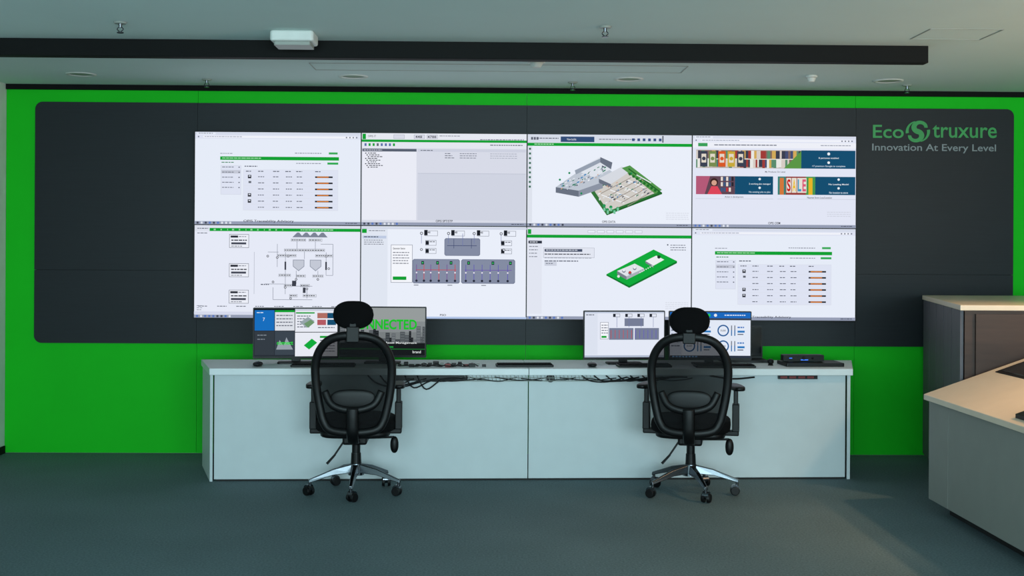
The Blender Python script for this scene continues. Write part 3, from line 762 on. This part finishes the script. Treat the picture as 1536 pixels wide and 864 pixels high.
cs = empty('sloped_console', (2.9,-3.2,0))
def C(pts): return [(x-2.9,z) for x,z in pts]
ya, yc = -1.97+3.2, -4.05+3.2
prof = [(2.405,0.075),(3.35,0.075),(3.35,0.95),(3.06,0.885),(2.405,0.655)]
obj('body', prism_y(C(prof), ya-0.30, yc), M_console, cs, bevel=0.003)
obj('body_end', prism_y(C(prof), ya, ya-0.296), M_console, cs, bevel=0.003)
obj('top', prism_y(C([(2.375,0.652),(2.375,0.684),(3.05,0.925),(3.38,0.995),(3.38,0.96),(3.055,0.892)]), ya+0.005, yc-0.01), M_cream, cs, bevel=0.003)
obj('plinth', box(2.50-2.9,3.3-2.9,yc+0.1,ya-0.08,0,0.0745), M_kick, cs)
def slope(x0,x1,y0,y1,h,m,name):
    zf = lambda x: 0.684+(x-2.375)*(0.925-0.684)/0.675
    v = [(x0-2.9,y0+3.2,zf(x0)+0.0005),(x1-2.9,y0+3.2,zf(x1)+0.0005),(x1-2.9,y1+3.2,zf(x1)+0.0005),(x0-2.9,y1+3.2,zf(x0)+0.0005)]
    v += [(a_,b_,c_+h) for a_,b_,c_ in v]
    obj(name, (v,[(0,3,2,1),(4,5,6,7),(0,1,5,4),(1,2,6,5),(2,3,7,6),(3,0,4,7)]), m, cs)
slope(2.76,3.02,-2.9,-2.05,0.004,M_black,'touch_panel_frame'); slope(2.78,3.0,-2.87,-2.08,0.006,M_glass,'touch_panel')
slope(2.42,2.62,-3.75,-3.10,0.02,M_black,'control_keypad')

# ------------------------------------------------------------------ ceiling fittings
obj('ceiling_beam', box(XL+0.002,2.385,-1.985,-1.90,2.615,CZ-0.0005), M_beam, bevel=0.004)
e = empty('wifi_access_point', (-1.26,-2.22,CZ))
obj('body', prism_z(rrect(-0.12,0.12,-0.10,0.10,(.02,)*4),-0.06,-0.0005), M_plastic, e, bevel=0.012)
obj('mount', prism_z(rrect(-0.10,0.10,-0.08,0.08,(.01,)*4),-0.08,-0.0605), M_fix, e)
def sprinkler(x,y):
    e = empty('fire_sprinkler', (x,y,CZ))
    obj('rosette', cone((0,0,-0.0005),(0,0,-0.010),0.036,0.030), M_fix, e)
    obj('frame', [cone((0,0,-0.01),(0,0,-0.03),0.010,0.008), tube([(-0.008,0,-0.028),(-0.016,0,-0.04),(0,0,-0.055)],0.003,6), tube([(0.008,0,-0.028),(0.016,0,-0.04),(0,0,-0.055)],0.003,6), cone((0,0,-0.055),(0,0,-0.059),0.018)], M_chrome, e)
for p in ((-2.14,-2.50),(0.45,-2.50),(0.42,-0.36),(2.82,-0.36),(-2.18,-0.36)): sprinkler(*p)
def detector(x,y,r):
    e = empty('smoke_detector', (x,y,CZ))
    obj('base', cone((0,0,-0.0005),(0,0,-0.016),r), M_plastic, e, bevel=0.003)
    obj('head', cone((0,0,-0.0165),(0,0,-0.045),r*0.8,r*0.5), M_plastic, e, bevel=0.004)
detector(0.125,-1.32,0.056); detector(2.02,-0.78,0.04)
def downlight(x,y,warm=False):
    e = empty('recessed_downlight', (x,y,CZ))
    v=[];f=[];n=28
    for (r,z) in ((0.105,-0.0005),(0.100,-0.007),(0.082,-0.007),(0.074,-0.001)):
        for i in range(n): v.append((r*math.cos(2*math.pi*i/n), r*math.sin(2*math.pi*i/n), z))
    for j in range(3):
        for i in range(n): f.append((j*n+i,j*n+(i+1)%n,(j+1)*n+(i+1)%n,(j+1)*n+i))
    obj('trim_ring',(v,f),M_plastic,e,smooth=True)
    obj('lens',cone((0,0,-0.0008),(0,0,-0.0018),0.076),M_warm if warm else M_fix,e)
for p in ((-1.12,-0.56),(0.80,-0.54),(2.62,-0.56),(-3.0,-0.56)): downlight(*p)
WARM = ((3.9,-4.4),(3.5,-2.9))  # unseen glowing fixtures, added off frame to go with the warm spots
for p in WARM: downlight(p[0],p[1],True)
def hatch(name,x0,x1,y0,y1,w=0.006):
    obj(name,[box(x0,x1,y0,y0+w,CZ-0.003,CZ-0.0003),box(x0,x1,y1-w,y1,CZ-0.003,CZ-0.0003),box(x0,x0+w,y0+w,y1-w,CZ-0.003,CZ-0.0003),box(x1-w,x1,y0+w,y1-w,CZ-0.003,CZ-0.0003)],M_fix)
hatch('trim_2',-1.34,1.12,-1.15,-0.85); hatch('trim_4',2.2,2.6,-2.52,-2.2)

# ------------------------------------------------------------------ lights
def area(name, loc, target, sx, sy, power, col, spread=180):
    l = bpy.data.lights.new(name,'AREA'); l.shape='RECTANGLE'; l.size=sx; l.size_y=sy; l.energy=power; l.color=col
    l.spread = math.radians(spread)
    o = bpy.data.objects.new(name,l); scn.collection.objects.link(o); o.location=loc
    o.rotation_euler = (Vector(target)-Vector(loc)).to_track_quat('-Z','Y').to_euler()
    return o
area('rear_fill_light',(0.6,YF+0.05,1.6),(0.6,0,2.7),7.4,1.6,640,(0.70,0.94,1.0))  # area lamp added behind the camera as broad cool fill
area('warm_ceiling_fill',(XR-0.2,-5.2,1.2),(3.4,-3.4,2.7),1.6,0.6,22,(1.0,0.60,0.36),75)  # lamp added out of view, aimed up to warm the ceiling
def spot(name, loc, target, power, ang, col, blend=0.8, r=0.07):
    l = bpy.data.lights.new(name,'SPOT'); l.energy=power; l.spot_size=math.radians(ang); l.spot_blend=blend; l.color=col; l.shadow_soft_size=r
    o = bpy.data.objects.new(name,l); scn.collection.objects.link(o); o.location=loc
    o.rotation_euler = (Vector(target)-Vector(loc)).to_track_quat('-Z','Y').to_euler()
spot('added_warm_spot', (WARM[0][0],WARM[0][1],CZ-0.03), (2.2,-3.5,0.0), 260, 62, (1.0,0.55,0.28))  # unseen spot added to warm the carpet beside the console
spot('added_warm_spot', (WARM[1][0],WARM[1][1],CZ-0.03), (2.95,-2.3,0.9), 110, 70, (1.0,0.62,0.36))  # second unseen spot, added to warm the console and cabinet tops
w = bpy.data.worlds.new('world'); scn.world = w; w.use_nodes = True
w.node_tree.nodes['Background'].inputs[0].default_value = (0.45,0.6,0.7,1); w.node_tree.nodes['Background'].inputs[1].default_value = 1.0

# ------------------------------------------------------------------ camera
cam = bpy.data.cameras.new('camera'); co = bpy.data.objects.new('camera', cam); scn.collection.objects.link(co)
cam.sensor_width = 36; cam.lens = 1818/1536*36; cam.shift_y = -54/1536
co.matrix_world = Matrix.Translation((-0.157,-9.0,1.5)) @ Matrix.Rotation(math.radians(-1.0),4,'Z') @ Matrix.Rotation(math.radians(90),4,'X') @ Matrix.Rotation(math.radians(0.33),4,'Z')
scn.camera = co
